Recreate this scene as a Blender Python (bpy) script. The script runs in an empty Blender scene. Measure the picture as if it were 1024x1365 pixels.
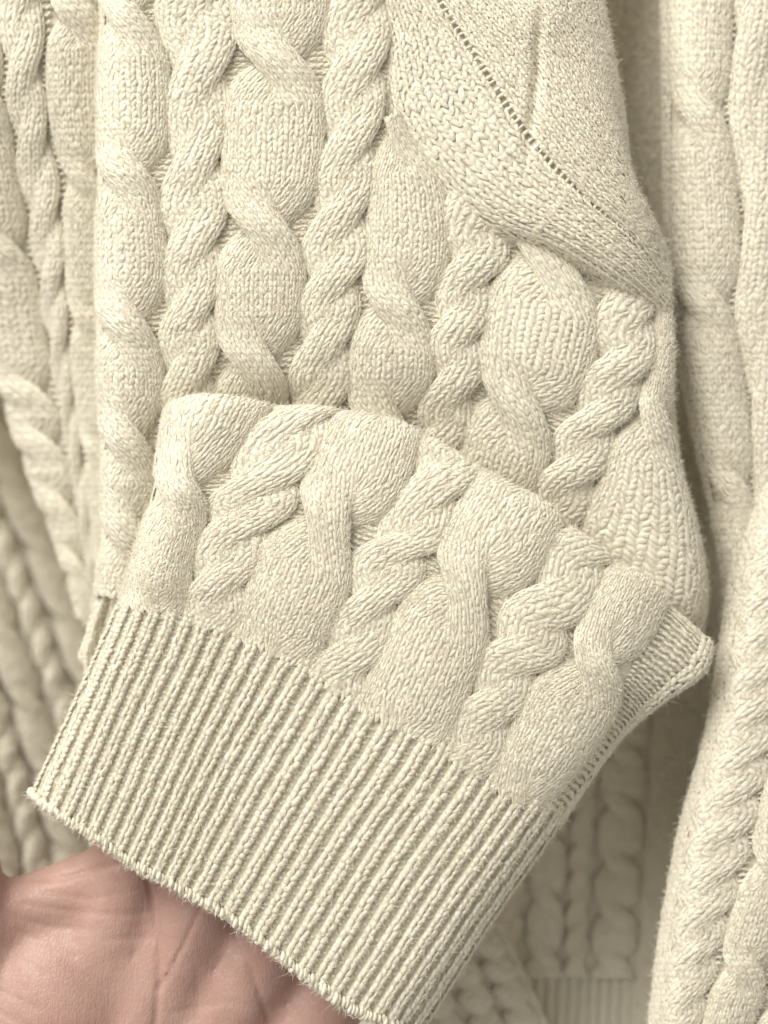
import bpy, math
import numpy as np
from mathutils import Vector

# ------------------------------------------------------------------ camera, light, exposure
S = 0.000166            # metres per photo pixel on the focus plane (the frame is about 17 cm wide)
D = 0.30                # camera to focus plane
rng = np.random.default_rng(7)
scene = bpy.context.scene
C = scene.collection

cam_d = bpy.data.cameras.new('camera')
cam = bpy.data.objects.new('camera', cam_d); C.objects.link(cam)
cam.location = (0, -D, 0); cam.rotation_euler = (math.pi/2, 0, 0)
cam_d.sensor_fit = 'VERTICAL'; cam_d.sensor_height = 24.0
cam_d.lens = 24.0 / (2 * (1365*S/2) / D)
cam_d.clip_start = 0.01; cam_d.clip_end = 20
cam_d.dof.use_dof = True; cam_d.dof.focus_distance = D - 0.001
cam_d.dof.aperture_fstop = 3.8
scene.camera = cam

world = bpy.data.worlds.new('World'); scene.world = world; world.use_nodes = True
bg = world.node_tree.nodes['Background']
bg.inputs[0].default_value = (1.0, 0.95, 0.855, 1); bg.inputs[1].default_value = 0.50

def area(name, loc, target, size, power, col):
    l = bpy.data.lights.new(name, 'AREA'); l.shape = 'RECTANGLE'; l.size = size[0]; l.size_y = size[1]
    l.energy = power; l.color = col
    o = bpy.data.objects.new(name, l); C.objects.link(o); o.location = loc
    o.rotation_euler = (Vector(target) - Vector(loc)).to_track_quat('-Z', 'Y').to_euler()
    return o
area('window_light', (-0.85, -1.0, 1.15), (0, 0.02, 0), (1.25, 1.25), 56.0, (1.0, 0.977, 0.91))

vs = scene.view_settings
vs.view_transform = 'Standard'; vs.look = 'None'; vs.gamma = 1.0; vs.exposure = -0.17
vs.use_curve_mapping = False
scene.cycles.max_bounces = 8; scene.cycles.diffuse_bounces = 4
scene.cycles.use_adaptive_sampling = True
scene.cycles.use_denoising = True

# ------------------------------------------------------------------ materials
def nodes_of(m):
    m.use_nodes = True
    nt = m.node_tree
    return nt, nt.nodes, nt.links, nt.nodes['Principled BSDF']

def yarn_material(name, col, sheen=0.5):
    m = bpy.data.materials.new(name); nt, N, L, P = nodes_of(m)
    P.inputs['Roughness'].default_value = 0.62
    P.inputs['Specular IOR Level'].default_value = 0.42
    P.inputs['Sheen Weight'].default_value = sheen
    P.inputs['Sheen Roughness'].default_value = 0.45
    P.inputs['Sheen Tint'].default_value = (1, .97, .9, 1)
    at = N.new('ShaderNodeAttribute'); at.attribute_name = 'tint'
    tc = N.new('ShaderNodeTexCoord')
    nz = N.new('ShaderNodeTexNoise'); nz.inputs['Scale'].default_value = 60; nz.inputs['Detail'].default_value = 3
    L.new(tc.outputs['Object'], nz.inputs['Vector'])
    ad = N.new('ShaderNodeMath'); ad.operation = 'MULTIPLY_ADD'
    L.new(nz.outputs['Fac'], ad.inputs[0]); ad.inputs[1].default_value = 0.4
    L.new(at.outputs['Fac'], ad.inputs[2])
    cr = N.new('ShaderNodeMixRGB')
    c = np.array(col)
    cr.inputs[1].default_value = (*(c*np.array([.93,.91,.87])), 1); cr.inputs[2].default_value = (*np.minimum(c*1.06, .9), 1)
    L.new(ad.outputs[0], cr.inputs[0]); L.new(cr.outputs[0], P.inputs['Base Color'])
    fz = N.new('ShaderNodeTexNoise'); fz.inputs['Scale'].default_value = 3400; fz.inputs['Detail'].default_value = 2
    L.new(tc.outputs['Object'], fz.inputs['Vector'])
    bp = N.new('ShaderNodeBump'); bp.inputs['Strength'].default_value = 0.5; bp.inputs['Distance'].default_value = 0.0003
    L.new(fz.outputs['Fac'], bp.inputs['Height']); L.new(bp.outputs[0], P.inputs['Normal'])
    return m

YARN = yarn_material('cream_yarn', (.785, .744, .63))
YARN_BACK = yarn_material('ivory_yarn', (.76, .72, .615))
mf = bpy.data.materials.new('loose_fibre'); nt, N, L, P = nodes_of(mf)
P.inputs['Base Color'].default_value = (.80, .75, .64, 1); P.inputs['Roughness'].default_value = 0.32
P.inputs['Specular IOR Level'].default_value = 0.6
FIBRE = mf

# ------------------------------------------------------------------ helpers
def world_pt(px, py, d):
    """photo pixel + depth (in focus-plane pixels, away from camera) -> metres"""
    k = 1 + d*S/D
    return np.stack([(px-512)*S*k, d*S, (682.5-py)*S*k], -1)

def hermite(x, xs, ys):
    """nonuniform Catmull-Rom through (xs, ys); ys (n, k); linear outside"""
    xs = np.asarray(xs, float); ys = np.asarray(ys, float); x = np.asarray(x, float)
    n = len(xs); dx = np.diff(xs); sl = np.diff(ys, axis=0)/dx[:, None]
    m = np.empty_like(ys); m[0] = sl[0]; m[-1] = sl[-1]
    if n > 2:
        w0 = dx[1:]; w1 = dx[:-1]
        m[1:-1] = (sl[:-1]*w0[:, None] + sl[1:]*w1[:, None])/(w0+w1)[:, None]
    i = np.clip(np.searchsorted(xs, x)-1, 0, n-2)
    h = dx[i]; t = (x-xs[i])/h; tc = np.clip(t, 0, 1)
    t2 = tc*tc; t3 = t2*tc
    r = ((2*t3-3*t2+1)[:, None]*ys[i] + (t3-2*t2+tc)[:, None]*h[:, None]*m[i]
         + (-2*t3+3*t2)[:, None]*ys[i+1] + (t3-t2)[:, None]*h[:, None]*m[i+1])
    over = (t-tc)*h
    mm = np.where((t > 1)[:, None], m[i+1], m[i])
    return r + over[:, None]*mm

class Sheet:
    """a smooth draped surface P(u, v) through guide lines; heights are added along its normal (towards the camera)"""
    def __init__(self, guides, v0, v1, step=4.0, bump=None):
        us = [g[0] for g in guides]
        self.u0, self.u1, self.v0, self.v1 = us[0], us[-1], v0, v1
        self.nu = int((self.u1-self.u0)/step)+2; self.nv = int((v1-v0)/step)+2
        uu = np.linspace(self.u0, self.u1, self.nu); vv = np.linspace(v0, v1, self.nv)
        lines = np.stack([hermite(vv, [p[0] for p in g[1]], [p[1:] for p in g[1]]) for g in guides], 0)  # G, nv, 3
        G = len(us)
        grid = hermite(uu, us, lines.reshape(G, -1)).reshape(self.nu, self.nv, 3)
        if bump is not None:
            grid[..., 2] += bump(uu[:, None], vv[None, :])
        self.pos = world_pt(grid[..., 0], grid[..., 1], grid[..., 2])
        pu = np.gradient(self.pos, axis=0); pv = np.gradient(self.pos, axis=1)
        n = np.cross(pu, pv); n /= np.linalg.norm(n, axis=-1, keepdims=True)+1e-12
        mid = n[self.nu//2, self.nv//2]
        if mid[1] > 0: n = -n
        self.nrm = n
    def at(self, u, v, h):
        a = np.clip((u-self.u0)/(self.u1-self.u0)*(self.nu-1), 0, self.nu-1.001)
        b = np.clip((v-self.v0)/(self.v1-self.v0)*(self.nv-1), 0, self.nv-1.001)
        i = a.astype(int); j = b.astype(int); fa = (a-i)[..., None]; fb = (b-j)[..., None]
        def smp(A):
            return (A[i, j]*(1-fa)*(1-fb) + A[i+1, j]*fa*(1-fb) + A[i, j+1]*(1-fa)*fb + A[i+1, j+1]*fa*fb)
        n = smp(self.nrm); n /= np.linalg.norm(n, axis=-1, keepdims=True)+1e-12
        return smp(self.pos) + n*(h*S)[..., None]

def mesh_obj(name, verts, faces, mat, parent, tint=None, smooth=True):
    me = bpy.data.meshes.new(name)
    faces = np.asarray(faces, np.int32); nv = faces.shape[1]
    me.vertices.add(len(verts)); me.vertices.foreach_set('co', np.asarray(verts, np.float32).ravel())
    me.loops.add(faces.size); me.loops.foreach_set('vertex_index', faces.ravel())
    me.polygons.add(len(faces))
    me.polygons.foreach_set('loop_start', np.arange(0, faces.size, nv, dtype=np.int32))
    me.update(calc_edges=True)
    if smooth: me.polygons.foreach_set('use_smooth', np.ones(len(faces), bool))
    if tint is not None:
        a = me.attributes.new('tint', 'FLOAT', 'POINT'); a.data.foreach_set('value', np.asarray(tint, np.float32).ravel())
    me.materials.append(mat)
    o = bpy.data.objects.new(name, me); C.objects.link(o)
    if parent: o.parent = parent
    return o

def empty(name, loc, label, cat, group=None):
    o = bpy.data.objects.new(name, None); C.objects.link(o); o.location = loc
    o['label'] = label; o['category'] = cat
    if group: o['group'] = group
    return o

def smooth(x, a, b):
    t = np.clip((x-a)/(b-a), 0, 1); return t*t*(3-2*t)

# a tube template: K+1 rings of M points
def tube_faces(n, K, M):
    base = np.arange(n)[:, None, None, None]*((K+1)*M)
    k = np.arange(K)[None, :, None, None]; m = np.arange(M-1)[None, None, :, None]
    q = np.concatenate([k*M+m, k*M+m+1, (k+1)*M+m+1, (k+1)*M+m], -1)
    return (base+q).reshape(-1, 4)
def arc(M, dip=.45): return np.linspace(-dip, np.pi+dip, M)

class Yarn:
    """collects yarn loops as (u, v, h) vertices of one mesh"""
    def __init__(self): self.V = []; self.F = []; self.T = []; self.n = 0; self.A = []
    def add(self, P, F, tint):
        self.V.append(P); self.F.append(F+self.n); self.T.append(tint); self.n += len(P)

def legs(n, lat, row, w, p, rad, K, M, rise=1.0, lean=.30, jit=1.0, foot=.09):
    """V-shaped stitch legs. lat/row: stitch lateral centre (px) and row start (px). returns lateral, along, c arrays (2n, K+1, M)"""
    side = np.repeat([[-1.], [1.]], n, 1).ravel()
    lat = np.tile(lat, 2) + rng.normal(0, .05*w*jit, 2*n); row = np.tile(row, 2) + rng.normal(0, .09*p*jit, 2*n)
    R = rad*(1+rng.normal(0, .13*jit, 2*n))
    t = np.linspace(0, 1, K+1)[None, :]
    ln = lean*(1+rng.normal(0, .18, 2*n))[:, None]
    bc = side[:, None]*(foot+ln*t)*w
    ac = (1.2-1.48*t)*p
    cc = R[:, None]*(rise*.42*np.sin(np.pi*np.clip(t*.96+.02, 0, 1))**.8 - .25)
    pr = (.42+.58*np.sin(np.pi*t)**.7)
    th = arc(M)
    ca, sa = np.cos(th)[None, None, :], np.sin(th)[None, None, :]
    rr = (R[:, None]*pr)[:, :, None]
    ang = np.arctan2(ln*w*1.0, 1.5*p)[:, :, None]*side[:, None, None]*-1
    rr = rr*(1+rng.normal(0, .06, (2*n, K+1, M)))
    L_ = lat[:, None, None] + bc[:, :, None] + rr*ca*np.cos(ang)
    A_ = row[:, None, None] + ac[:, :, None] - rr*ca*np.sin(ang)
    C_ = np.broadcast_to(cc[:, :, None], L_.shape) + rr*sa*.40 + rng.normal(0, .30, 2*n)[:, None, None] + rng.normal(0, .08, L_.shape)
    return L_, A_, C_

def pillow(x, W, H, c, am=1.38):
    a = x*am; b = np.clip((np.cos(a)-math.cos(am))/(1-math.cos(am)), 0, 1)
    return W*np.sin(a)/math.sin(am) + c*np.sin(a), H*b**.5 + c*np.cos(a)

def make_strand_cable(sheet, yarn, uc, W, H, n, v0, v1, p, theta, chir, rope, rad, K, M, cfade=None, pinch=.14, hw=None, lift=None, necks=None, neck=.13):
    """two strands of n wales each that cross by theta(v) (in half turns)"""
    wpx = W/n            # nominal wale width in px
    rows = np.arange(v0, v1, p)
    if hw is None: hw = .70 if not rope else .72
    if lift is None: lift = .42 if not rope else .33
    def place(sl, v, c, st):
        th = theta(v)*np.pi
        x = -chir*np.cos(th); z = np.sin(th)
        if st: x, z = -x, -z
        amp = np.abs(z)
        m = np.clip(amp, 0, 1)**.5 if not rope else np.clip(.6+.6*amp, 0, 1)
        Wv = W*(1-pinch*m) if not rope else W*(1-.06*amp)
        if necks is not None:
            nk = sum(np.exp(-((v-vc-4)/40.)**2) for vc in necks)
            Wv = Wv*(1-neck*nk); shift = -.75*neck*W*nk
        else: shift = 0
        hf = 1.0 if cfade is None else cfade(v)
        U1, H1 = pillow(np.sign(x)*.5+sl*.5, Wv, H*hf, c)
        U2, H2 = pillow(sl, Wv*hw, H*(.85 if not rope else .9)*hf, c, 1.34)
        U2 = U2 + x*Wv*(1-hw)
        H2 = H2 + np.where(z > 0, z*lift*(.9 if not rope else 1), z*lift*1.15)*H*hf
        return uc + shift + (1-m)*U1 + m*U2, (1-m)*H1 + m*H2
    for st in (0, 1):
        wi = (np.arange(n)+.5)*2/n-1
        lat = np.repeat(wi, len(rows)); row = np.tile(rows, n)
        L_, A_, C_ = legs(len(lat), lat*W/2, row, wpx, p, rad, K, M)
        U, Hh = place(L_/(W/2), A_, C_, st)
        nl = len(lat)*2
        yarn.add(sheet.at(U, A_, Hh).reshape(-1, 3), tube_faces(nl, K, M), np.repeat(rng.random(nl)*.5, (K+1)*M))
        # the inner side of the strand, just under the stitches
        nx = 2*n+1; vv = np.arange(v0, v1+p*.5, p*.5)
        X, Vv = np.meshgrid(np.linspace(-1, 1, nx), vv, indexing='ij')
        U, Hh = place(X, Vv, np.full_like(X, -.30*rad), st)
        i = np.arange(nx-1)[:, None]; j = np.arange(len(vv)-1)[None, :]; q = len(vv)
        F = np.stack([i*q+j, i*q+j+1, (i+1)*q+j+1, (i+1)*q+j], -1).reshape(-1, 4)
        yarn.add(sheet.at(U, Vv, Hh).reshape(-1, 3), F, np.full(nx*q, .2))

def crossings(vs, Lc):
    def f(v):
        t = np.zeros_like(v)
        for c in vs: t = t + smooth(v, c-Lc/2, c+Lc/2)
        return t
    return f
def turns(pts):
    """rope: half turns reached at the given v (one half turn per listed crossing)"""
    pts = np.asarray(pts, float)
    def f(v):
        n = len(pts); k = np.arange(n)
        r = np.interp(v, pts, k)
        r = np.where(v < pts[0], (v-pts[0])/(pts[1]-pts[0]), r)
        r = np.where(v > pts[-1], n-1+(v-pts[-1])/(pts[-1]-pts[-2]), r)
        return r - .05*np.sin(2*np.pi*r)
    return f

def rope_x(vs):
    vs = np.asarray(vs, float); d = np.gradient(vs)
    def f(v):
        t = np.zeros_like(v)
        for c, L_ in zip(vs, d): t = t + smooth(v, c-L_*.40, c+L_*.40)
        return t
    return f

def wale_cols(sheet, yarn, u0, u1, n, v0, v1, p, rad, K, M, hfn=None):
    """plain stocking stitch"""
    w = (u1-u0)/n; rows = np.arange(v0, v1, p)
    lat = np.repeat(u0+(np.arange(n)+.5)*w, len(rows)); row = np.tile(rows, n)
    L_, A_, C_ = legs(len(lat), lat, row, w, p, rad, K, M)
    h = C_ if hfn is None else C_+hfn(L_, A_)
    P = sheet.at(L_, A_, h).reshape(-1, 3); nl = len(lat)*2
    yarn.add(P, tube_faces(nl, K, M), np.repeat(rng.random(nl)*.5, (K+1)*M))

def purl_rows(sheet, yarn, u0, u1, n, v0, v1, p, rad, K, M, h0=0., arch=.35, hfn=None, keep=None, jit=.06, span=.56):
    """purl bumps: short bars across the wale, two interlocking sets"""
    w = (u1-u0)/n; rows = np.arange(v0, v1, p)
    for s in (0, 1):
        lat = np.repeat(u0+(np.arange(n)+.5+(.5 if s else 0))*w, len(rows)); row = np.tile(rows+(p*.5 if s else 0), n)
        if s:
            k_ = lat < u1; lat = lat[k_]; row = row[k_]
        if keep is not None:
            k_ = keep(lat, row); lat = lat[k_]; row = row[k_]
        nn = len(lat)
        if nn == 0: continue
        lat = lat+rng.normal(0, jit*w, nn); row = row+rng.normal(0, jit*1.3*p, nn)
        R = rad*(1+rng.normal(0, .14, nn))
        t = np.linspace(-1, 1, K+1)[None, :]
        b = t*w*span; a = (arch*p*(1-t*t))*(1 if s else -1)
        c = R[:, None]*(1.0*(1-t*t)-.5)
        pr = (.5+.5*np.sqrt(np.clip(1-t*t, 0, 1)))
        th = arc(M)
        rr = (R[:, None]*pr)[:, :, None]
        L_ = (lat[:, None]+b)[:, :, None] + 0*th[None, None, :]
        A_ = (row[:, None]+a)[:, :, None] + rr*np.cos(th)
        C_ = c[:, :, None] + rr*np.sin(th) + h0
        if hfn is not None: C_ = C_ + hfn(L_, A_)
        P = sheet.at(L_, A_, C_).reshape(-1, 3)
        yarn.add(P, tube_faces(nn, K, M), np.repeat(rng.random(nn)*.5, (K+1)*M))

def edge_row(sheet, yarn, u0, u1, v, h0, n, rad, K, M, tilt=.5):
    """cast-off edge: a row of slanted loops lying along the edge"""
    us = u0+(np.arange(n)+.5)*(u1-u0)/n; w = (u1-u0)/n
    t = np.linspace(-1, 1, K+1)[None, :]
    R = rad*(1+rng.normal(0, .22, n)); us = us+rng.normal(0, .2*w, n); th = arc(M, 1.2)
    rr = (R[:, None]*(.5+.5*np.sqrt(np.clip(1-t*t, 0, 1))))[:, :, None]
    L_ = (us[:, None]+t*w*.8)[:, :, None]+0*th
    A_ = (v+rng.normal(0, 1.3, n)[:, None]+t*w*tilt)[:, :, None]+rr*np.cos(th)
    C_ = (h0+R[:, None]*(.9*(1-t*t)))[:, :, None]+rr*np.sin(th)
    yarn.add(sheet.at(L_, A_, C_).reshape(-1, 3), tube_faces(n, K, M), np.repeat(rng.random(n)*.5, (K+1)*M))

FUZZ = {}
def finish(yarn, name, mat, parent, fuzz_to=None, fuzz=0.0):
    V = np.concatenate(yarn.V); F = np.concatenate(yarn.F); T = np.concatenate(yarn.T)
    o = mesh_obj(name, V, F, mat, parent, T)
    if fuzz_to is not None and fuzz > 0:
        k = int(len(V)*fuzz*3.4)
        idx = rng.integers(0, len(V)-12, k)
        nb = V[idx+8]-V[idx]                     # rough along-yarn direction
        FUZZ.setdefault(fuzz_to, []).append((V[idx], nb))
    return o

def base_sheet(sheet, name, mat, parent, h=-2.2, u0=None, u1=None, v0=None, v1=None, step=5., hfn=None):
    u0 = sheet.u0 if u0 is None else u0; u1 = sheet.u1 if u1 is None else u1
    v0 = sheet.v0 if v0 is None else v0; v1 = sheet.v1 if v1 is None else v1
    nu = int((u1-u0)/step)+2; nv = int((v1-v0)/step)+2
    U, Vv = np.meshgrid(np.linspace(u0, u1, nu), np.linspace(v0, v1, nv), indexing='ij')
    hh = np.full_like(U, h) if hfn is None else hfn(U, Vv)
    top = sheet.at(U, Vv, hh).reshape(-1, 3); bot = sheet.at(U, Vv, hh-5).reshape(-1, 3)
    i = np.arange(nu-1)[:, None]; j = np.arange(nv-1)[None, :]
    q = np.stack([i*nv+j, i*nv+j+1, (i+1)*nv+j+1, (i+1)*nv+j], -1).reshape(-1, 4)
    n = nu*nv
    rim = np.concatenate([np.arange(nv), np.arange(1, nu)*nv+nv-1, (nu-1)*nv+np.arange(nv-2, -1, -1), np.arange(nu-2, 0, -1)*nv])
    r2 = np.roll(rim, -1)
    side = np.stack([rim, r2, r2+n, rim+n], -1)
    return mesh_obj(name, np.concatenate([top, bot]), np.concatenate([q, q[:, ::-1]+n, side]), mat, parent, np.full(2*n, .25))

def make_fuzz(key, parent, scale=1.0):
    parts = FUZZ.pop(key, [])
    if not parts: return
    P0 = np.concatenate([a for a, b in parts]); T = np.concatenate([b for a, b in parts]); n = len(P0)
    T = T/(np.linalg.norm(T, axis=1, keepdims=True)+1e-12)
    T *= rng.choice([-1, 1], n)[:, None]
    fly = rng.random(n) < .10                                   # one in ten stands off the cloth, the rest lie on it
    d = T*rng.uniform(.4, 1, n)[:, None] + rng.normal(0, .42, (n, 3))
    d[:, 1] -= np.where(fly, rng.uniform(0, .9, n), rng.uniform(.05, .38, n))
    d /= np.linalg.norm(d, axis=1, keepdims=True)
    Ln = np.where(fly, rng.uniform(6, 16, n), rng.uniform(3.5, 8, n))*S*scale
    bend = rng.normal(0, .5, (n, 3)); bend[:, 1] += .3
    K = 4; pts = np.empty((n, K, 3)); P0 = P0 + np.array([0, -.5*S, 0])
    for k in range(K):
        t = k/(K-1); pts[:, k] = P0 + (d*t + bend*t*t*.6)*Ln[:, None]
    cu = bpy.data.hair_curves.new('fuzz'); cu.add_curves([K]*n)
    cu.attributes['position'].data.foreach_set('vector', pts.astype(np.float32).ravel())
    ra = cu.attributes.get('radius') or cu.attributes.new('radius', 'FLOAT', 'POINT')
    r = np.where(fly, .10, .23)*rng.uniform(.7, 1.3, n)
    ra.data.foreach_set('value', (np.tile(np.array([.7, 1, .85, .3]), n)*np.repeat(r, K)*S*scale).astype(np.float32))
    cu.materials.append(FIBRE)
    o = bpy.data.objects.new('fuzz', cu); C.objects.link(o); o.parent = parent; o['kind'] = 'stuff'

# ================================================================== the sweater in front
sweater = empty('sweater', (0, 0, 0), 'cream cable-knit sweater whose ribbed sleeve cuff lies over the open hand', 'sweater', 'cable-knit sweaters')

# ---- lower sleeve, folded forward and down to the ribbed cuff
def G(u, pts, d): return (u, [(v, x, y, dd) for (v, x, y), dd in zip(pts, d)])
g = [
 G(-70, [(-70,262,600),(0,246,560),(100,238,650),(200,214,745),(300,190,812),(450,140,935),(600,78,1075)], [150,120,120,120,115,110,110]),
 G(-14, [(-70,236,590),(0,224,548),(100,208,640),(200,184,735),(300,162,800),(450,108,925),(600,46,1060)], [105,62,58,55,52,48,46]),
 G(20,  [(-70,268,582),(0,252,538),(100,226,642),(200,203,742),(300,180,802),(450,125,933),(600,62,1074)], [75,28,18,18,20,20,18]),
 G(110, [(-70,372,598),(0,362,545),(100,297,645),(160,276,690),(220,258,752),(300,247,818),(450,182,965),(600,118,1110)], [75,26,4,2,2,2,0,-4]),
 G(190, [(-70,462,610),(0,455,553),(100,402,650),(200,350,738),(300,315,838),(450,243,988),(600,170,1147)], [75,26,2,-2,0,-4,-8]),
 G(310, [(-70,560,640),(0,562,585),(100,517,690),(150,478,735),(200,462,790),(300,415,885),(450,322,1045),(600,247,1188)], [75,28,0,-2,-4,-2,-6,-10]),
 G(390, [(-70,632,690),(0,642,630),(100,588,722),(200,538,805),(300,482,930),(450,387,1090),(600,308,1224)], [75,28,0,-4,-2,-6,-10]),
 G(510, [(-70,730,760),(0,750,698),(100,702,780),(150,664,830),(200,640,882),(300,592,990),(450,492,1140),(600,398,1294)], [80,32,4,0,-2,0,-4,-8]),
 G(590, [(-70,795,815),(0,817,755),(100,760,850),(200,703,930),(300,655,1035),(450,562,1172),(600,458,1338)], [85,38,12,6,8,2,-2]),
 G(700, [(-70,862,862),(0,886,802),(100,846,886),(200,806,970),(300,728,1078),(450,634,1212),(600,530,1370)], [95,50,32,36,32,28,24]),
 G(752, [(-70,918,892),(0,944,858),(60,928,896),(100,888,925),(200,822,984),(300,744,1096),(450,652,1228),(600,550,1388)], [110,66,56,62,78,72,66,62]),
 G(800, [(-70,900,915),(0,930,884),(60,905,912),(100,862,938),(200,800,990),(300,722,1104),(450,632,1238),(600,532,1398)], [150,112,106,112,130,130,122,118]),
]
front = Sheet(g, -70, 606, 4.0)
RP = 7.4
K1, M1 = 4, 4
lower = base_sheet(front, 'lower_sleeve', YARN, sweater, h=-3.0, v1=306)
fcab = [
 ('cable', 48, 60, 7, [-60, 108, 330]),
 ('rope', 150, 42, 5, [-92, -20, 58, 130, 205, 280, 350]),
 ('cable', 250, 60, 7, [-40, 132, 340]),
 ('rope', 350, 42, 5, [-60, 15, 92, 165, 240, 310, 380]),
 ('cable', 450, 60, 7, [-35, 140, 350]),
 ('rope', 550, 42, 5, [-90, -20, 55, 130, 200, 270, 340]),
 ('cable', 645, 55, 7, [-60, 120, 330]),
]
fade = lambda v: .35+.65*smooth(-v, -312, -235)
for kind, uc, W, n, vsx in fcab:
    y = Yarn()
    if kind == 'cable':
        make_strand_cable(front, y, uc, W+5, 12, n, -50, 306, RP, crossings(vsx, 124), 1, False, 2.1, K1, M1, cfade=fade, pinch=.04, hw=.60, lift=.58, necks=vsx, neck=.05)
    else:
        make_strand_cable(front, y, uc, W+6, 8.5, n, -50, 306, RP, turns(vsx), -1, True, 2.1, K1, M1, cfade=fade, lift=.30, hw=.70)
    finish(y, 'cable' if kind == 'cable' else 'twisted_cable', YARN, lower, 'lower', .10)
y = Yarn()
for u in (108, 191, 309, 391, 509, 590): purl_rows(front, y, u-20, u+20, 4, -50, 300, RP, 2.0, 4, 4, h0=-2.2, arch=.15)
purl_rows(front, y, 698, 745, 5, -66, 290, RP, 2.2, 4, 4, h0=0)
finish(y, 'purl_ground', YARN, lower, 'lower', .10)['kind'] = 'stuff'
y = Yarn(); wale_cols(front, y, 738, 774, 3, -66, 300, RP, 2.9, K1, M1, hfn=lambda L_, A_: 6*np.cos((L_-756)/18*1.4))
finish(y, 'selvedge', YARN, lower, 'lower', .10)
y = Yarn(); wale_cols(front, y, -34, -10, 2, -66, 300, RP, 2.7, K1, M1)
finish(y, 'selvedge', YARN, lower, 'lower', .10)

# ---- ribbed cuff
cuff = base_sheet(front, 'cuff', YARN, sweater, h=-2.2, u0=-70, u1=800, v0=296, v1=600)
NR = 28; u_first, pitch = -4, 26.6
y = Yarn()
for k in range(-2, NR+2):
    uc = u_first+(k+.5)*pitch+pitch/2
    purl_rows(front, y, uc-5.5, uc+5.5, 1, 300, 594, 7.9, 1.9, 4, 4, h0=-2.2, arch=.12)
finish(y, 'purl_ground', YARN, cuff, 'cuff', .08)['kind'] = 'stuff'
for k in range(-1, NR+1):
    uc = u_first+(k+.5)*pitch
    n = 1; vst = 293+rng.uniform(-6, 6)
    rows = np.arange(vst, 596, 7.9)
    L_, A_, C_ = legs(len(rows), np.zeros(len(rows)), rows, 18.5, 7.9, 3.7, 5, 5, rise=1.5, lean=.22, jit=.7, foot=.085)
    rise = 5.5*smooth(A_, vst-6, vst+26)
    U, H_ = pillow(np.clip(L_/10.5, -1.1, 1.1), 9.6, 5.0, C_, 1.15)
    P = front.at(U+uc, A_, H_-4.5+rise*.6)
    y = Yarn(); y.add(P.reshape(-1, 3), tube_faces(len(rows)*2, 5, 5), np.repeat(rng.random(len(rows)*2)*.5, 6*5))
    X, Vv = np.meshgrid(np.linspace(-1, 1, 5), np.arange(vst, 598, 4.), indexing='ij')
    U, H_ = pillow(X, 9.6, 5.0, np.full_like(X, -.9), 1.15)
    i = np.arange(4)[:, None]; q = X.shape[1]; j = np.arange(q-1)[None, :]
    y.add(front.at(U+uc, Vv, H_-4.5+.6*5.5*smooth(Vv, vst-6, vst+26)).reshape(-1, 3), np.stack([i*q+j, i*q+j+1, (i+1)*q+j+1, (i+1)*q+j], -1).reshape(-1, 4), np.full(5*q, .2))
    finish(y, 'rib', YARN, cuff, 'cuff', .17)
y = Yarn()
edge_row(front, y, -64, 790, 598, 2.0, 128, 4.2, 5, 6, .45)
edge_row(front, y, -64, 790, 602, -2.0, 128, 4.4, 5, 6, -.4)
edge_row(front, y, -64, 790, 600.5, -7, 128, 4.4, 5, 6, .5)
finish(y, 'cast_off_edge', YARN, cuff, 'cuff', .12)

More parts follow.
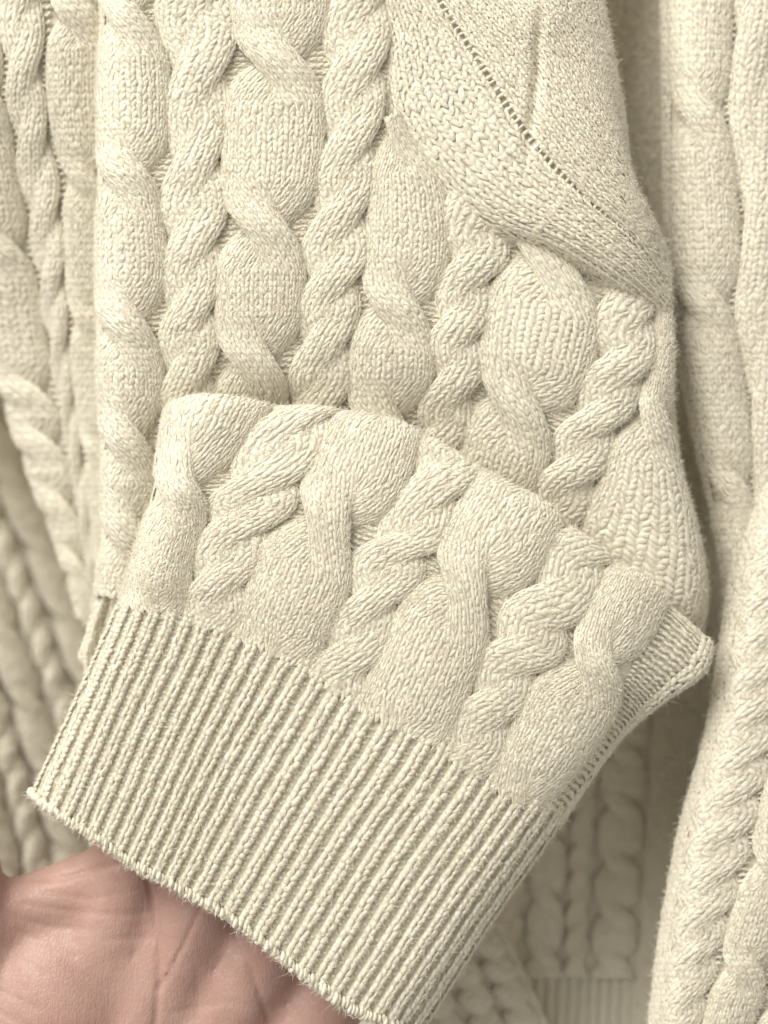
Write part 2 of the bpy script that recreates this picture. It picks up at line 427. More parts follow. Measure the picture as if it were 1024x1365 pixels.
# ---- upper sleeve hanging from above, going behind the lower one
def V(px, py): return py+40-.40*max(0, px-560)
def H(u, pts): return (u, [(V(x, yy), x, yy, d) for x, yy, d in pts])
g = [
 H(-75, [(150,-60,170),(150,150,170),(150,450,180),(155,700,190),(148,900,205)]),
 H(-12, [(134,-60,95),(134,100,90),(132,300,92),(131,450,98),(136,600,112),(138,700,125),(128,800,140),(120,900,150)]),
 H(18,  [(156,-60,58),(152,100,52),(150,300,52),(150,450,58),(153,600,78),(154,700,95),(150,800,115),(142,900,130)]),
 H(92,  [(205,-60,40),(208,0,40),(221,75,38),(224,150,38),(222,225,38),(216,290,38),(220,350,40),(216,430,46),(215,525,58),(213,590,74),(212,700,100),(212,900,150)]),
 H(182, [(312,-60,36),(311,0,34),(312,75,32),(302,150,32),(300,225,30),(300,300,30),(291,375,32),(291,435,38),(288,500,52),(285,560,80),(282,700,115),(280,900,150)]),
 H(312, [(440,-60,36),(438,0,34),(432,100,30),(430,175,28),(422,250,26),(409,320,28),(404,380,30),(398,450,36),(390,500,48),(380,550,80),(370,700,125),(360,900,155)]),
 H(402, [(528,-60,40),(522,0,36),(514,100,30),(505,175,28),(495,250,26),(488,350,26),(473,425,30),(469,480,38),(462,545,62),(450,640,110),(440,900,155)]),
 H(508, [(560,-60,62),(560,60,50),(562,185,36),(578,225,32),(595,310,28),(590,375,28),(577,440,30),(576,490,36),(562,550,60),(545,640,105),(530,900,160)]),
 H(592, [(700,120,66),(690,240,54),(677,310,42),(667,360,36),(648,425,32),(645,465,32),(635,520,40),(618,590,66),(600,680,105),(580,900,160)]),
 H(700, [(800,250,72),(800,330,58),(797,390,46),(792,460,40),(768,530,42),(742,585,48),(722,630,60),(705,690,92),(670,900,160)]),
 H(790, [(700,20,110),(800,180,95),(862,300,78),(872,400,64),(868,487,54),(844,540,48),(815,600,50),(803,640,56),(780,690,74),(760,760,110),(720,950,170)]),
 H(880, [(720,20,130),(810,180,125),(866,300,110),(886,440,84),(890,530,76),(898,620,72),(918,705,74),(925,787,84),(900,850,115),(800,900,190)]),
 H(925, [(725,20,160),(812,180,150),(870,300,140),(893,440,118),(898,530,112),(908,620,110),(931,705,112),(943,787,118),(930,850,140),(810,905,215)]),
 H(985, [(720,20,220),(805,180,210),(850,300,200),(870,440,185),(876,530,180),(886,620,180),(910,705,180),(922,787,185),(900,850,205),(790,905,240)]),
]
up = Sheet(g, -20, 940, 4.0)
sleeve = base_sheet(up, 'sleeve', YARN, sweater, h=-3.0, v1=836)
SP = 8.0
scab = [  # kind, uc, W, H, n, crossings(v), v range
 ('cable', 42, 49, 13, 6, [60, 272, 470, 625, 745], (-15, 832)),
 ('rope', 137, 44, 10.5, 5, [-30, 75, 200, 312, 412, 495, 580, 670], (-15, 580)),
 ('cable', 247, 64, 14, 7, [122, 343, 520, 690], (-15, 570)),
 ('rope', 357, 45, 10.5, 5, [-15, 82, 180, 280, 375, 455, 540, 620], (-15, 585)),
 ('cable', 456, 52, 12, 6, [-20, 215, 445, 600], (200, 620)),
 ('rope', 550, 43, 11.5, 4, [150, 243, 333, 418, 495, 580, 660], (240, 620)),
 ('cable', 646, 54, 13, 6, [325, 530, 680], (270, 650)),
 ('rope', 745, 45, 12.5, 4, [290, 380, 465, 545, 625, 700], (290, 660)),
 ('cable', 838, 47, 14, 5, [478, 770], (300, 800)),
]
for kind, uc, W, Hh, n, vsx, (a, b) in scab:
    y = Yarn()
    if kind == 'cable':
        make_strand_cable(up, y, uc, W+6, Hh, n, a, b, SP, crossings(vsx, 118), 1, False, 2.35, K1, M1, pinch=.06, hw=.62, lift=.5, necks=vsx, neck=.07)
    else:
        make_strand_cable(up, y, uc, W+7, Hh, n, a, b, SP, turns(vsx), -1, True, 2.35, K1, M1)
    finish(y, 'cable' if kind == 'cable' else 'twisted_cable', YARN, sleeve, 'sleeve', .09)
y = Yarn()
for u in (91, 182, 313, 402, 508, 593, 700, 790): purl_rows(up, y, u-24, u+24, 5, (-15 if u < 480 else 230), 620, SP, 2.2, 4, 4, h0=-2.4, arch=.15)
purl_rows(up, y, 500, 640, 16, -15, 300, SP, 2.4, 4, 4, h0=2)
finish(y, 'purl_ground', YARN, sleeve, 'sleeve', .08)['kind'] = 'stuff'
y = Yarn(); wale_cols(up, y, 884, 940, 6, 280, 760, SP, 2.5, K1, M1); finish(y, 'selvedge', YARN, sleeve, 'sleeve', .1)
y = Yarn(); wale_cols(up, y, -40, -2, 4, -15, 832, SP, 2.5, K1, M1); finish(y, 'selvedge', YARN, sleeve, 'sleeve', .1)

# a loop of the sleeve's edge sticking out at its lower left corner
lp = [(152,775,122,1,.4),(140,795,120,1,.45),(131,820,120,1,.35),(124,848,122,1,.3),(116,872,124,1,.1),(117,893,124,.5,-.9),(129,903,122,-.1,-1),(143,897,118,-.6,-.8),(157,878,114,-.8,-.5),(168,850,110,-.9,-.3)]
g = [(k, [(i*24., x+k*nx*.75, yy-k*ny*.75, d+abs(k)*.9) for i, (x, yy, d, nx, ny) in enumerate(lp)]) for k in (-17, -9, 0, 9, 17)]
loop = Sheet(g, 0, 216, 2.5)
lb = base_sheet(loop, 'edge_loop', YARN, sleeve, h=-2, step=4.)
y = Yarn(); wale_cols(loop, y, -16, 16, 4, 0, 214, 7.5, 2.2, K1, M1)
finish(y, 'edge_loop', YARN, sleeve, 'sleeve', .12)

# ---- plain underside of the sleeve folded over at the upper right
def H2(u, pts): return (u, [(v, x, yy, d) for v, x, yy, d in pts])
g = [
 H2(-50, [(-60,440,-60,85),(60,478,60,75),(180,506,190,66),(280,604,316,66),(360,720,360,82),(440,800,402,90),(540,868,440,105)]),
 H2(0,  [(-60,480,-70,42),(60,516,40,32),(180,546,168,22),(280,646,282,16),(360,745,328,16),(440,820,374,28),(540,884,420,62)]),
 H2(70, [(-60,520,-95,34),(60,590,15,22),(180,655,120,10),(280,718,208,2),(360,782,270,2),(440,842,320,16),(540,894,388,56)]),
 H2(150, [(-60,575,-120,32),(60,650,-25,18),(180,722,60,6),(280,775,145,0),(360,815,205,6),(440,855,272,26),(540,891,345,70)]),
 H2(235, [(-60,650,-150,40),(60,730,-70,28),(180,775,10,20),(280,806,85,24),(360,825,160,34),(440,840,235,56),(540,872,300,100)]),
 H2(285, [(-60,700,-170,75),(60,780,-90,66),(180,802,-10,62),(280,818,70,66),(360,832,150,78),(440,840,228,100),(540,860,290,140)]),
 H2(350, [(-60,690,-160,150),(60,765,-85,150),(180,780,0,150),(280,797,80,155),(360,810,155,165),(440,820,230,180),(540,840,290,200)]),
]
def fold_bump(u, v):     # a shallow crease where the cloth buckles
    d = (v-205)+ (u-120)*1.1
    puff = -13*np.exp(-((u-185)/62)**2-((v-140)/60)**2)
    return puff + 12*np.exp(-(d/11)**2)*np.exp(-((u-120)/55)**2) + 4*np.exp(-((u-74)/6)**2)*smooth(v, 20, 120)
under = Sheet(g, -60, 540, 4.0, bump=fold_bump)
und = base_sheet(under, 'sleeve_underside', YARN, sweater, h=-2.5, step=4., hfn=lambda u, v: -2.0-4.5*np.exp(-((u-74.5)/3)**2))
y = Yarn()
wale_cols(under, y, -2, 72, 7, -55, 335, 8.0, 2.35, K1, M1)
wale_cols(under, y, 77, 300, 22, -55, 345, 8.0, 2.35, K1, M1)
o = finish(y, 'plain_ground', YARN, und, 'under', .12); o['kind'] = 'stuff'
y = Yarn()
rb = lambda L_, A_: 1.8*np.cos(L_/11.5*2*np.pi)*smooth(A_, 300, 400)
wale_cols(under, y, -8, 73, 7, 328, 540, 8.2, 2.6, K1, M1, hfn=rb)
wale_cols(under, y, 75, 300, 20, 340, 540, 8.2, 2.6, K1, M1, hfn=rb)
wale_cols(under, y, -38, 2, 4, -55, 540, 8.2, 2.6, K1, M1)
finish(y, 'plain_stitches', YARN, und, 'under', .10)['kind'] = 'stuff'
y = Yarn(); purl_rows(under, y, 69, 80, 1, -55, 535, 9.5, 2.3, 4, 4, h0=-2.2, arch=0, span=.7)
finish(y, 'seam', YARN, und, 'under', .06)

# the sleeve above the picture
g = [(u, [(-1500, x+60, -1500, d+60), (-400, x+20, -400, d+10), (-40, x, -40, d)]) for u, x, d in
     [(0, 165, 230), (60, 138, 120), (110, 175, 72), (250, 320, 50), (450, 520, 50), (620, 700, 66), (720, 800, 100), (760, 818, 150), (800, 795, 230)]]
above = Sheet(g, -1500, -40, 10.0)
ub = base_sheet(above, 'upper_sleeve', YARN, sweater, h=0, step=24.)

# ---- body of the same sweater, left of the sleeve
g = [
 H2(-420, [(-40,-620,-60,260),(150,-600,150,300),(330,-480,330,360),(420,-200,430,385),(486,2,494,410),(590,37,603,440),(665,67,675,460),(750,97,758,480),(860,121,842,490)]),
 H2(-60, [(-40,-60,-60,190),(150,-50,150,230),(330,-25,330,310),(486,5,490,390),(590,38,600,420),(665,68,672,440),(750,98,755,460),(860,122,840,470)]),
 H2(0,  [(-40,-46,-60,100),(150,-36,150,150),(330,-16,330,220),(486,2,488,300),(590,32,590,330),(665,60,665,350),(750,92,750,370),(860,115,830,380)]),
 H2(60, [(-40,-5,-60,90),(85,6,85,110),(210,22,210,160),(310,40,310,200),(400,55,400,235),(520,76,520,275),(620,96,620,305),(720,114,720,330),(860,130,840,360)]),
 H2(150, [(-40,64,-60,82),(60,61,60,92),(140,64,140,110),(230,80,230,140),(415,92,415,200),(500,99,500,235),(600,112,600,265),(720,128,720,300),(860,140,840,330)]),
 H2(260, [(-40,148,-60,110),(140,146,140,125),(400,148,400,190),(600,152,600,240),(860,158,840,300)]),
]
left = Sheet(g, -1200, 850, 6.0)
body = base_sheet(left, 'body_panel', YARN, sweater, h=-3.0, step=9.)
for kind, uc, W, Hh, n, vsx, (a, b) in [
 ('rope', 104, 45, 13, 4, [-45, 45, 140, 240, 335, 420, 500, 580, 660, 740], (-35, 840)),
 ('cable', 206, 55, 13, 6, [30, 238, 425, 600, 760], (-35, 840)),
 ('cable', 20, 40, 13, 4, [120, 330, 520, 590, 670, 750], (-35, 840))]:
    y = Yarn()
    make_strand_cable(left, y, uc, W, Hh, n, a, b, 9, crossings(vsx, 78) if kind == 'cable' else turns(vsx), 1 if kind == 'cable' else -1, kind == 'rope', 2.6, 4, 4)
    finish(y, 'cable' if kind == 'cable' else 'twisted_cable', YARN, body, 'body', .06)
y = Yarn()
for u in (60, 151): purl_rows(left, y, u-10, u+10, 2, -35, 840, 9, 2.4, 3, 5, h0=-1.5)
wale_cols(left, y, -58, -16, 4, -35, 846, 9, 3.2, 3, 4)
finish(y, 'purl_ground', YARN, body)['kind'] = 'stuff'

# ================================================================== sweater hanging on the right
right = empty('sweater', (0, 0, 0), 'ivory cable-knit sweater hanging in two folds along the right edge of the frame', 'sweater', 'cable-knit sweaters')
g = [
 H2(-230, [(-40,760,-60,305),(150,760,150,305),(330,765,330,305),(430,770,430,305),(560,790,560,305),(690,820,690,305),(800,840,800,305),(960,850,960,460),(1420,810,1420,520)]),
 H2(-80, [(-40,890,-60,285),(150,893,150,285),(330,897,330,285),(430,905,430,285),(560,928,560,285),(690,955,690,285),(800,972,800,285),(960,975,960,400),(1420,930,1420,430)]),
 H2(-10, [(-40,882,-60,180),(150,886,150,177),(330,890,330,175),(430,899,430,177),(560,921,560,185),(690,950,690,193),(800,968,800,200),(960,971,960,205),(1420,921,1420,215)]),
 H2(20, [(-40,903,-60,140),(150,905,150,135),(330,910,330,133),(430,918,430,135),(560,940,560,143),(690,964,690,153),(800,982,800,160),(960,986,960,170),(1420,936,1420,180)]),
 H2(95, [(-40,974,-60,115),(150,972,150,111),(330,983,330,110),(430,980,430,113),(560,996,560,123),(690,1010,690,135),(800,1022,800,145),(960,1026,960,155),(1420,976,1420,165)]),
 H2(160, [(-40,1036,-60,115),(150,1034,150,111),(330,1042,330,110),(430,1046,430,113),(560,1054,560,123),(690,1064,690,135),(800,1072,800,145),(960,1076,960,155),(1420,1026,1420,165)]),
 H2(260, [(-40,1126,-60,155),(150,1126,150,155),(330,1126,330,155),(430,1131,430,155),(560,1136,560,165),(690,1146,690,175),(800,1151,800,185),(960,1156,960,195),(1420,1106,1420,205)]),
]
g.append((430, [(p[0], p[1]+110, p[2], 760) for p in g[-1][1]]))
r1 = Sheet(g, -1500, 1420, 6.0)
b1 = base_sheet(r1, 'body_panel', YARN_BACK, right, h=-3, step=9.)
y = Yarn(); make_strand_cable(r1, y, 52, 46, 12, 6, -35, 955, 8.6, crossings([-130, 150, 405, 650, 880], 100), 1, False, 2.5, 4, 4); finish(y, 'cable', YARN_BACK, b1, 'r1', .10)
y = Yarn(); make_strand_cable(r1, y, 132, 38, 9, 4, -35, 955, 8.6, turns([-40, 146, 428, 640, 850]), -1, True, 2.5, 4, 4); finish(y, 'twisted_cable', YARN_BACK, b1, 'r1', .08)
y = Yarn(); wale_cols(r1, y, -228, 4, 20, -35, 1400, 8.6, 2.8, 4, 4); purl_rows(r1, y, 88, 106, 2, -35, 955, 8.6, 2.3, 4, 4, h0=0)
wale_cols(r1, y, 168, 240, 7, -35, 955, 8.6, 2.8, 4, 4)
finish(y, 'plain_stitches', YARN_BACK, b1, 'r1', .08)['kind'] = 'stuff'

g = [
 H2(-70, [(500,1075,540,260),(600,1040,610,250),(700,1008,710,240),(850,985,850,230),(960,968,960,225),(1110,930,1110,220),(1250,905,1250,215),(1400,888,1400,210)]),
 H2(-10, [(500,1040,540,190),(600,1008,610,165),(700,984,710,145),(850,962,850,130),(960,945,960,122),(1110,905,1110,115),(1250,880,1250,110),(1400,862,1400,105)]),
 H2(14, [(500,1060,540,165),(600,1028,610,135),(700,1003,710,112),(850,980,850,96),(960,962,960,88),(1110,920,1110,80),(1250,896,1250,76),(1400,876,1400,72)]),
 H2(84, [(500,1140,540,165),(600,1110,610,130),(700,1085,710,105),(850,1055,850,85),(960,1035,960,76),(1110,1003,1110,66),(1250,964,1250,62),(1400,925,1400,60)]),
 H2(170, [(500,1230,540,190),(600,1200,610,150),(700,1175,710,120),(850,1140,850,95),(960,1120,960,85),(1110,1085,1110,76),(1250,1040,1250,72),(1400,990,1400,70)]),
 H2(290, [(500,1330,540,230),(600,1300,610,190),(700,1275,710,160),(850,1240,850,135),(960,1220,960,125),(1110,1190,1110,120),(1250,1150,1250,115),(1400,1100,1400,110)]),
]
g.append((440, [(p[0], p[1]+90, p[2], 700) for p in g[-1][1]]))
r2 = Sheet(g, 500, 1400, 5.0)
b2 = base_sheet(r2, 'body_panel', YARN_BACK, right, h=-3, step=8.)
y = Yarn(); make_strand_cable(r2, y, 49, 38, 6.5, 4, 505, 1398, 8.4, turns(np.arange(500, 1460, 53.)), -1, True, 2.5, 4, 4); finish(y, 'twisted_cable', YARN_BACK, b2, 'r2', .10)
y = Yarn(); make_strand_cable(r2, y, 128, 43, 12, 5, 505, 1398, 8.4, crossings([560, 730, 880, 1010, 1150, 1290], 70), 1, False, 2.5, 4, 4); finish(y, 'cable', YARN_BACK, b2, 'r2', .10)
y = Yarn(); make_strand_cable(r2, y, 212, 37, 12, 3, 505, 1398, 8.4, turns(np.arange(520, 1460, 53.)), -1, True, 2.5, 4, 4); finish(y, 'twisted_cable', YARN_BACK, b2, 'r2', .10)
y = Yarn(); wale_cols(r2, y, -50, 22, 7, 505, 1398, 8.4, 3.0, 4, 4); purl_rows(r2, y, 78, 92, 1, 505, 1398, 8.4, 2.3, 4, 4, h0=0)
purl_rows(r2, y, 164, 180, 1, 505, 1398, 8.4, 2.3, 4, 4, h0=0)
finish(y, 'plain_stitches', YARN_BACK, b2, 'r2', .10)['kind'] = 'stuff'

# ================================================================== sweater hanging farthest back
back = empty('sweater', (0, 0, 0), 'blurred ivory cable-knit sweater farthest back with a ribbed hem, in shade', 'sweater', 'cable-knit sweaters')
def straight(u, x0, sl, ys, d): return (u, [(yy, x0+sl*(yy-1100), yy, d) for yy in ys])
ys = [-1500, -80, 300, 700, 900, 1100, 1300, 1420, 1800]
g = [straight(-1200, -500, 0, ys, 1100), straight(-300, 400, 0, ys, 1000), straight(-140, 560, -.03, ys, 520), straight(-60, 640, -.04, ys, 440), straight(0, 706, -.05, ys, 425), straight(52, 758, -.05, ys, 420), straight(90, 795, -.055, ys, 420),
     straight(158, 858, -.055, ys, 425), straight(230, 925, -.06, ys, 455), straight(330, 1020, -.06, ys, 520), straight(900, 1600, 0, ys, 560)]
e = Sheet(g, -1500, 1800, 10.0)
eb = base_sheet(e, 'body_panel', YARN_BACK, back, h=-3, step=16.)
for kind, uc, W, Hh, n, vsx, (a, b) in [
 ('rope', -28, 27, 13, 3, list(np.arange(880, 1420, 44.)), (860, 1300)),
 ('cable', 27, 25, 12, 3, [960, 1040, 1117, 1195, 1270], (860, 1300)),
 ('rope', 71, 18, 10, 2, list(np.arange(880, 1420, 38.)), (860, 1300)),
 ('cable', 124, 33, 15, 4, [940, 1002, 1072, 1147, 1215, 1280], (860, 1300))]:
    y = Yarn()
    make_strand_cable(e, y, uc, W, Hh, n, a, b, 8, crossings(vsx, 50) if kind == 'cable' else turns(vsx), 1 if kind == 'cable' else -1, kind == 'rope', 2.8, 3, 4)
    finish(y, 'cable' if kind == 'cable' else 'twisted_cable', YARN_BACK, eb)
y = Yarn(); wale_cols(e, y, 162, 300, 14, -70, 1400, 9, 3.2, 3, 4); finish(y, 'plain_stitches', YARN_BACK, eb)['kind'] = 'stuff'
hem = None
for k in range(14):
    y = Yarn(); uc = -50+k*15
    rows = np.arange(1296, 1400, 8.)
    L_, A_, C_ = legs(len(rows), np.zeros(len(rows)), rows, 9, 8, 2.6, 3, 4)
    y.add(e.at(L_+uc, A_, C_+3).reshape(-1, 3), tube_faces(len(rows)*2, 3, 4), np.repeat(rng.random(len(rows)*2)*.5, 16))
    finish(y, 'rib', YARN_BACK, eb)

# lower-left panel of the same sweater
ys = [420, 600, 760, 920, 1080, 1240]
def diag(u, x0, d): return (u, [(yy, x0+.40*(yy-760)-.00022*(yy-760)**2, yy, d) for yy in ys])
g = [diag(-160, -150, 430), diag(-90, -85, 510), diag(-20, -20, 590), diag(55, 50, 680), diag(100, 95, 735), diag(175, 165, 830), diag(260, 245, 940)]
k2 = Sheet(g, 420, 1240, 6.0)
kb = base_sheet(k2, 'side_panel', YARN_BACK, back, h=-3)
for kind, uc, W, Hh, n, vsx in [
 (k_, c_, 27 if k_ == 'cable' else 20, 12, 3 if k_ == 'cable' else 2, list(np.arange(440 + o_, 1260, 92. if k_ == 'cable' else 44.)))
  for k_, c_, o_ in [('cable', -130, 0), ('rope', -80, 10), ('cable', -30, 40), ('rope', 20, 0), ('cable', 70, 15), ('rope', 120, 25), ('cable', 170, 50), ('rope', 218, 5)]]:
    y = Yarn()
    make_strand_cable(k2, y, uc, W, Hh, n, 440, 1230, 10, crossings(vsx, 62) if kind == 'cable' else turns(vsx), 1 if kind == 'cable' else -1, kind == 'rope', 3.2, 3, 4)
    finish(y, 'cable' if kind == 'cable' else 'twisted_cable', YARN_BACK, kb)
# bottom fold seen right of the cuff
g = [(u, [(1140,470+u,1140+u*.45,360),(1280,520+u,1250+u*.45,350),(1450,580+u,1400+u*.45,345)]) for u in (0, 70, 140, 200)]
k3 = Sheet(g, 1140, 1450, 6.0)
kc = base_sheet(k3, 'hem_panel', YARN_BACK, back, h=-3)
for uc in (35, 100, 160):
    y = Yarn(); make_strand_cable(k3, y, uc, 30, 14, 3, 1145, 1445, 9, turns(np.arange(1140, 1480, 40.)), -1, True, 3.0, 3, 4); finish(y, 'twisted_cable', YARN_BACK, kc)

# ================================================================== the hand under the cuff
def ball_chain(pts, V, F, off, M=20):
    """closed tapered tube with round ends through (px, py, depth, radius px)"""
    c = np.array([world_pt(np.float64(a), np.float64(b), np.float64(d)) for a, b, d, r in pts]); r = np.array([q[3] for q in pts])*S
    P = []; Rr = []
    d0 = (c[1]-c[0])/np.linalg.norm(c[1]-c[0]); d1 = (c[-1]-c[-2])/np.linalg.norm(c[-1]-c[-2])
    for a in np.linspace(-math.pi/2+.15, -.2, 5): P.append(c[0]+d0*r[0]*math.sin(a)); Rr.append(r[0]*math.cos(a))
    s_ = np.linspace(0, len(pts)-1, 6*(len(pts)-1)+1)
    cc = hermite(s_, np.arange(len(pts)), np.concatenate([c, r[:, None]], 1))
    P += list(cc[:, :3]); Rr += list(cc[:, 3])
    for a in np.linspace(.2, math.pi/2-.15, 5): P.append(c[-1]+d1*r[-1]*math.sin(a)); Rr.append(r[-1]*math.cos(a))
    P = np.array(P); Rr = np.array(Rr); T = np.gradient(P, axis=0); T /= np.linalg.norm(T, axis=1, keepdims=True)
    ref = np.array([0, 1., 0]); A = np.cross(T, ref); A /= np.linalg.norm(A, axis=1, keepdims=True); B = np.cross(T, A)
    th = np.arange(M)/M*2*np.pi
    ring = P[:, None]+Rr[:, None, None]*(np.cos(th)[None, :, None]*A[:, None]+np.sin(th)[None, :, None]*B[:, None])
    n = len(P); V.append(ring.reshape(-1, 3)); f = []
    for i in range(n-1):
        for j in range(M): f.append((off+i*M+j, off+i*M+(j+1) % M, off+(i+1)*M+(j+1) % M, off+(i+1)*M+j))
    f.append(tuple(off+j for j in range(M))[::-1]); f.append(tuple(off+(n-1)*M+j for j in range(M)))
    F += f
    return off+n*M
def ellipsoid(px, py, d, rx, ry, rd, rot, V, F, off, M=24, R=14):
    c = world_pt(np.float64(px), np.float64(py), np.float64(d))
    a = np.linspace(.06, math.pi-.06, R); th = np.arange(M)/M*2*np.pi
    x = np.sin(a)[:, None]*np.cos(th)*rx; z = np.cos(a)[:, None]*np.ones(M)*ry; y = np.sin(a)[:, None]*np.sin(th)*rd
    cs, sn = math.cos(rot), math.sin(rot)
    P = np.stack([cs*x-sn*z, y, sn*x+cs*z], -1)*S+c
    V.append(P.reshape(-1, 3))
    for i in range(R-1):
        for j in range(M): F.append((off+i*M+j, off+i*M+(j+1) % M, off+(i+1)*M+(j+1) % M, off+(i+1)*M+j))
    F.append(tuple(off+j for j in range(M))[::-1]); F.append(tuple(off+(R-1)*M+j for j in range(M)))
    return off+R*M
HV, HF, off = [], [], 0
for ch in [
 [(50,1640,150,95),(120,1380,125,72),(182,1140,112,62),(285,940,104,50),(335,838,102,44),(375,760,100,36)],
 [(75,1650,150,95),(180,1400,122,74),(275,1185,108,64),(400,965,100,51),(455,855,98,45),(492,780,96,37)],
 [(105,1660,150,95),(245,1440,124,72),(365,1245,112,60),(490,1045,104,49),(545,942,102,43),(580,872,100,35)],
 [(130,1670,155,92),(300,1490,130,68),(450,1320,122,54),(560,1155,116,43),(605,1080,114,37),(635,1020,112,32)],
 [(40,1600,140,96),(-45,1345,100,74),(-58,1150,72,60),(-72,1060,60,52),(-82,985,52,42)],
 [(60,1650,150,98),(-60,1900,170,100),(-180,2200,180,110)], [(120,1660,155,92),(10,1900,175,96),(-110,2200,185,110)],
 [(-50,1310,105,62),(10,1226,112,48),(70,1196,114,46),(150,1170,114,50)],
 [(20,1330,110,66),(110,1290,118,66),(190,1290,122,66)],
 [(150,1340,128,72),(260,1370,130,72),(340,1400,130,66)]]:
    off = ball_chain(ch, HV, HF, off)
off = ellipsoid(58, 1420, 92, 118, 200, 74, -.18, HV, HF, off)
off = ellipsoid(300, 1560, 105, 120, 210, 78, -.5, HV, HF, off)
me = bpy.data.meshes.new('tmp'); me.from_pydata(np.concatenate(HV).tolist(), [], HF)
tmp = bpy.data.objects.new('tmp', me); C.objects.link(tmp)
rm = tmp.modifiers.new('r', 'REMESH'); rm.mode = 'VOXEL'; rm.voxel_size = 0.0015
sm = tmp.modifiers.new('s', 'SMOOTH'); sm.iterations = 18; sm.factor = .5
sb = tmp.modifiers.new('d', 'SUBSURF'); sb.levels = 1; sb.render_levels = 1
dg = bpy.context.evaluated_depsgraph_get()
hm = bpy.data.meshes.new_from_object(tmp.evaluated_get(dg)); bpy.data.objects.remove(tmp)
co = np.empty(len(hm.vertices)*3, np.float32); hm.vertices.foreach_get('co', co); co = co.reshape(-1, 3).astype(float)
no = np.empty(len(hm.vertices)*3, np.float32); hm.vertices.foreach_get('normal', no); no = no.reshape(-1, 3).astype(float)
dep = co[:, 1]/S; kk = 1+dep*S/D; hx = co[:, 0]/S/kk+512; hy = 682.5-co[:, 2]/S/kk
def seg_dist(poly):
    best = np.full(len(hx), 1e9)
    for (x0, y0), (x1, y1) in zip(poly[:-1], poly[1:]):
        ex, ey = x1-x0, y1-y0
        t = np.clip(((hx-x0)*ex+(hy-y0)*ey)/(ex*ex+ey*ey), 0, 1)
        best = np.minimum(best, np.hypot(hx-x0-t*ex, hy-y0-t*ey))
    return best
dsp = np.zeros(len(hx))
for poly, w_, a_ in [
 ([(196,1150),(203,1200),(210,1260),(211,1310),(207,1365),(190,1440),(150,1540)], 4.0, 7.0),
 ([(196,1150),(203,1200),(210,1260),(211,1310),(207,1365),(190,1440)], 22, 7.0),
 ([(268,1210),(245,1260),(225,1298),(209,1322)], 3.6, 4.0),
 ([(312,1235),(330,1280),(346,1325),(362,1370),(370,1420)], 3.8, 5.0),
 ([(312,1235),(330,1280),(346,1325),(362,1370),(370,1420)], 14, 3.0),
 ([(-20,1166),(40,1172),(85,1170),(130,1158),(165,1150)], 4.5, 6.0),
 ([(30,1205),(100,1216),(160,1220),(202,1216)], 3.4, 2.6), ([(60,1190),(120,1198),(190,1185)], 3.4, 2.0),
 ([(0,1215),(60,1235),(120,1240)], 3.4, 2.2), ([(20,1240),(70,1262),(100,1275)], 3.4, 2.0), ([(0,1260),(60,1300)], 3.4, 1.8),
 ([(0,1350),(40,1368)], 3.4, 2.4), ([(0,1320),(50,1345)], 3.2, 1.6), ([(262,1290),(266,1365)], 3.2, 1.5), ([(290,1270),(310,1240)], 3, 1.5),
 ([(230,1350),(300,1335),(370,1345)], 3.2, 1.6), ([(140,1252),(200,1250)], 3.2, 1.6)]:
    dsp += a_*np.exp(-(seg_dist(poly)/w_)**2)
co -= no*(.6*dsp*np.clip(-no[:, 1]*1.5, 0, 1)*S)[:, None]
hm.vertices.foreach_set('co', co.astype(np.float32).ravel())
hm.polygons.foreach_set('use_smooth', np.ones(len(hm.polygons), bool)); hm.name = 'hand'; hm.update()
m = bpy.data.materials.new('skin'); nt, N, L, P = nodes_of(m)
tc = N.new('ShaderNodeTexCoord')
n1 = N.new('ShaderNodeTexNoise'); n1.inputs['Scale'].default_value = 75; n1.inputs['Detail'].default_value = 8; n1.inputs['Roughness'].default_value = .68; L.new(tc.outputs['Object'], n1.inputs['Vector'])
r_ = N.new('ShaderNodeValToRGB'); r_.color_ramp.elements[0].position = .32; r_.color_ramp.elements[1].position = .7
r_.color_ramp.elements[0].color = (.42, .245, .205, 1); r_.color_ramp.elements[1].color = (.51, .335, .285, 1)
L.new(n1.outputs['Fac'], r_.inputs[0]); L.new(r_.outputs[0], P.inputs['Base Color'])
P.inputs['Roughness'].default_value = .43; P.inputs['Specular IOR Level'].default_value = .4
P.inputs['Subsurface Weight'].default_value = .25; P.inputs['Subsurface Radius'].default_value = (1, .35, .2); P.inputs['Subsurface Scale'].default_value = .002
mp = N.new('ShaderNodeMapping'); mp.inputs['Rotation'].default_value = (0, .12, 0); mp.inputs['Scale'].default_value = (1, 1, .28); L.new(tc.outputs['Object'], mp.inputs['Vector'])
wv = N.new('ShaderNodeTexWave'); wv.bands_direction = 'X'; wv.inputs['Scale'].default_value = 420; wv.inputs['Distortion'].default_value = 9; wv.inputs['Detail'].default_value = 2; wv.inputs['Detail Scale'].default_value = 1.4
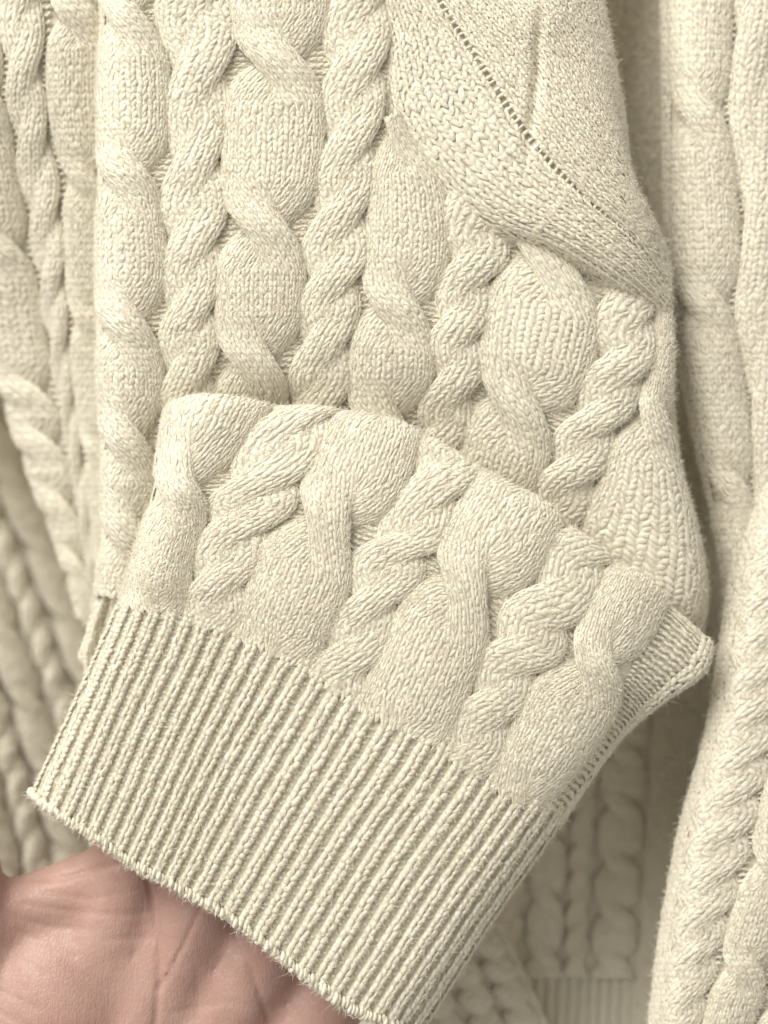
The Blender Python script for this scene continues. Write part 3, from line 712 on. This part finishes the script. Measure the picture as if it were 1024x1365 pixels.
L.new(mp.outputs[0], wv.inputs['Vector'])
n2 = N.new('ShaderNodeTexNoise'); n2.inputs['Scale'].default_value = 900; n2.inputs['Detail'].default_value = 4; L.new(mp.outputs[0], n2.inputs['Vector'])
mx = N.new('ShaderNodeMath'); mx.operation = 'MULTIPLY_ADD'; L.new(wv.outputs['Fac'], mx.inputs[0]); mx.inputs[1].default_value = .10; L.new(n2.outputs['Fac'], mx.inputs[2])
vo = N.new('ShaderNodeTexVoronoi'); vo.feature = 'DISTANCE_TO_EDGE'; vo.inputs['Scale'].default_value = 1150
mp2 = N.new('ShaderNodeMapping'); mp2.inputs['Rotation'].default_value = (0, .9, 0); mp2.inputs['Scale'].default_value = (1, 1, .45); L.new(tc.outputs['Object'], mp2.inputs['Vector']); L.new(mp2.outputs[0], vo.inputs['Vector'])
mr = N.new('ShaderNodeMath'); mr.operation = 'MINIMUM'; L.new(vo.outputs['Distance'], mr.inputs[0]); mr.inputs[1].default_value = .16
m3 = N.new('ShaderNodeMath'); m3.operation = 'MULTIPLY_ADD'; L.new(mr.outputs[0], m3.inputs[0]); m3.inputs[1].default_value = 1.8; L.new(mx.outputs[0], m3.inputs[2])
bp = N.new('ShaderNodeBump'); bp.inputs['Strength'].default_value = .55; bp.inputs['Distance'].default_value = .00028
L.new(m3.outputs[0], bp.inputs['Height']); L.new(bp.outputs[0], P.inputs['Normal'])
hm.materials.clear(); hm.materials.append(m)
hand = bpy.data.objects.new('hand', hm); C.objects.link(hand)
hand['label'] = 'open left hand, palm towards the viewer, holding up the ribbed cuff'; hand['category'] = 'hand'

# ================================================================== loose fibres
make_fuzz('lower', lower); make_fuzz('cuff', cuff); make_fuzz('sleeve', sleeve); make_fuzz('under', und)
make_fuzz('body', body); make_fuzz('r1', b1, 1.15); make_fuzz('r2', b2, 1.15)
tot = sum(len(o.data.polygons) for o in bpy.data.objects if o.type == 'MESH')
print('quads', tot, 'fibres', sum(len(o.data.curves) for o in bpy.data.objects if o.type == 'CURVES'))
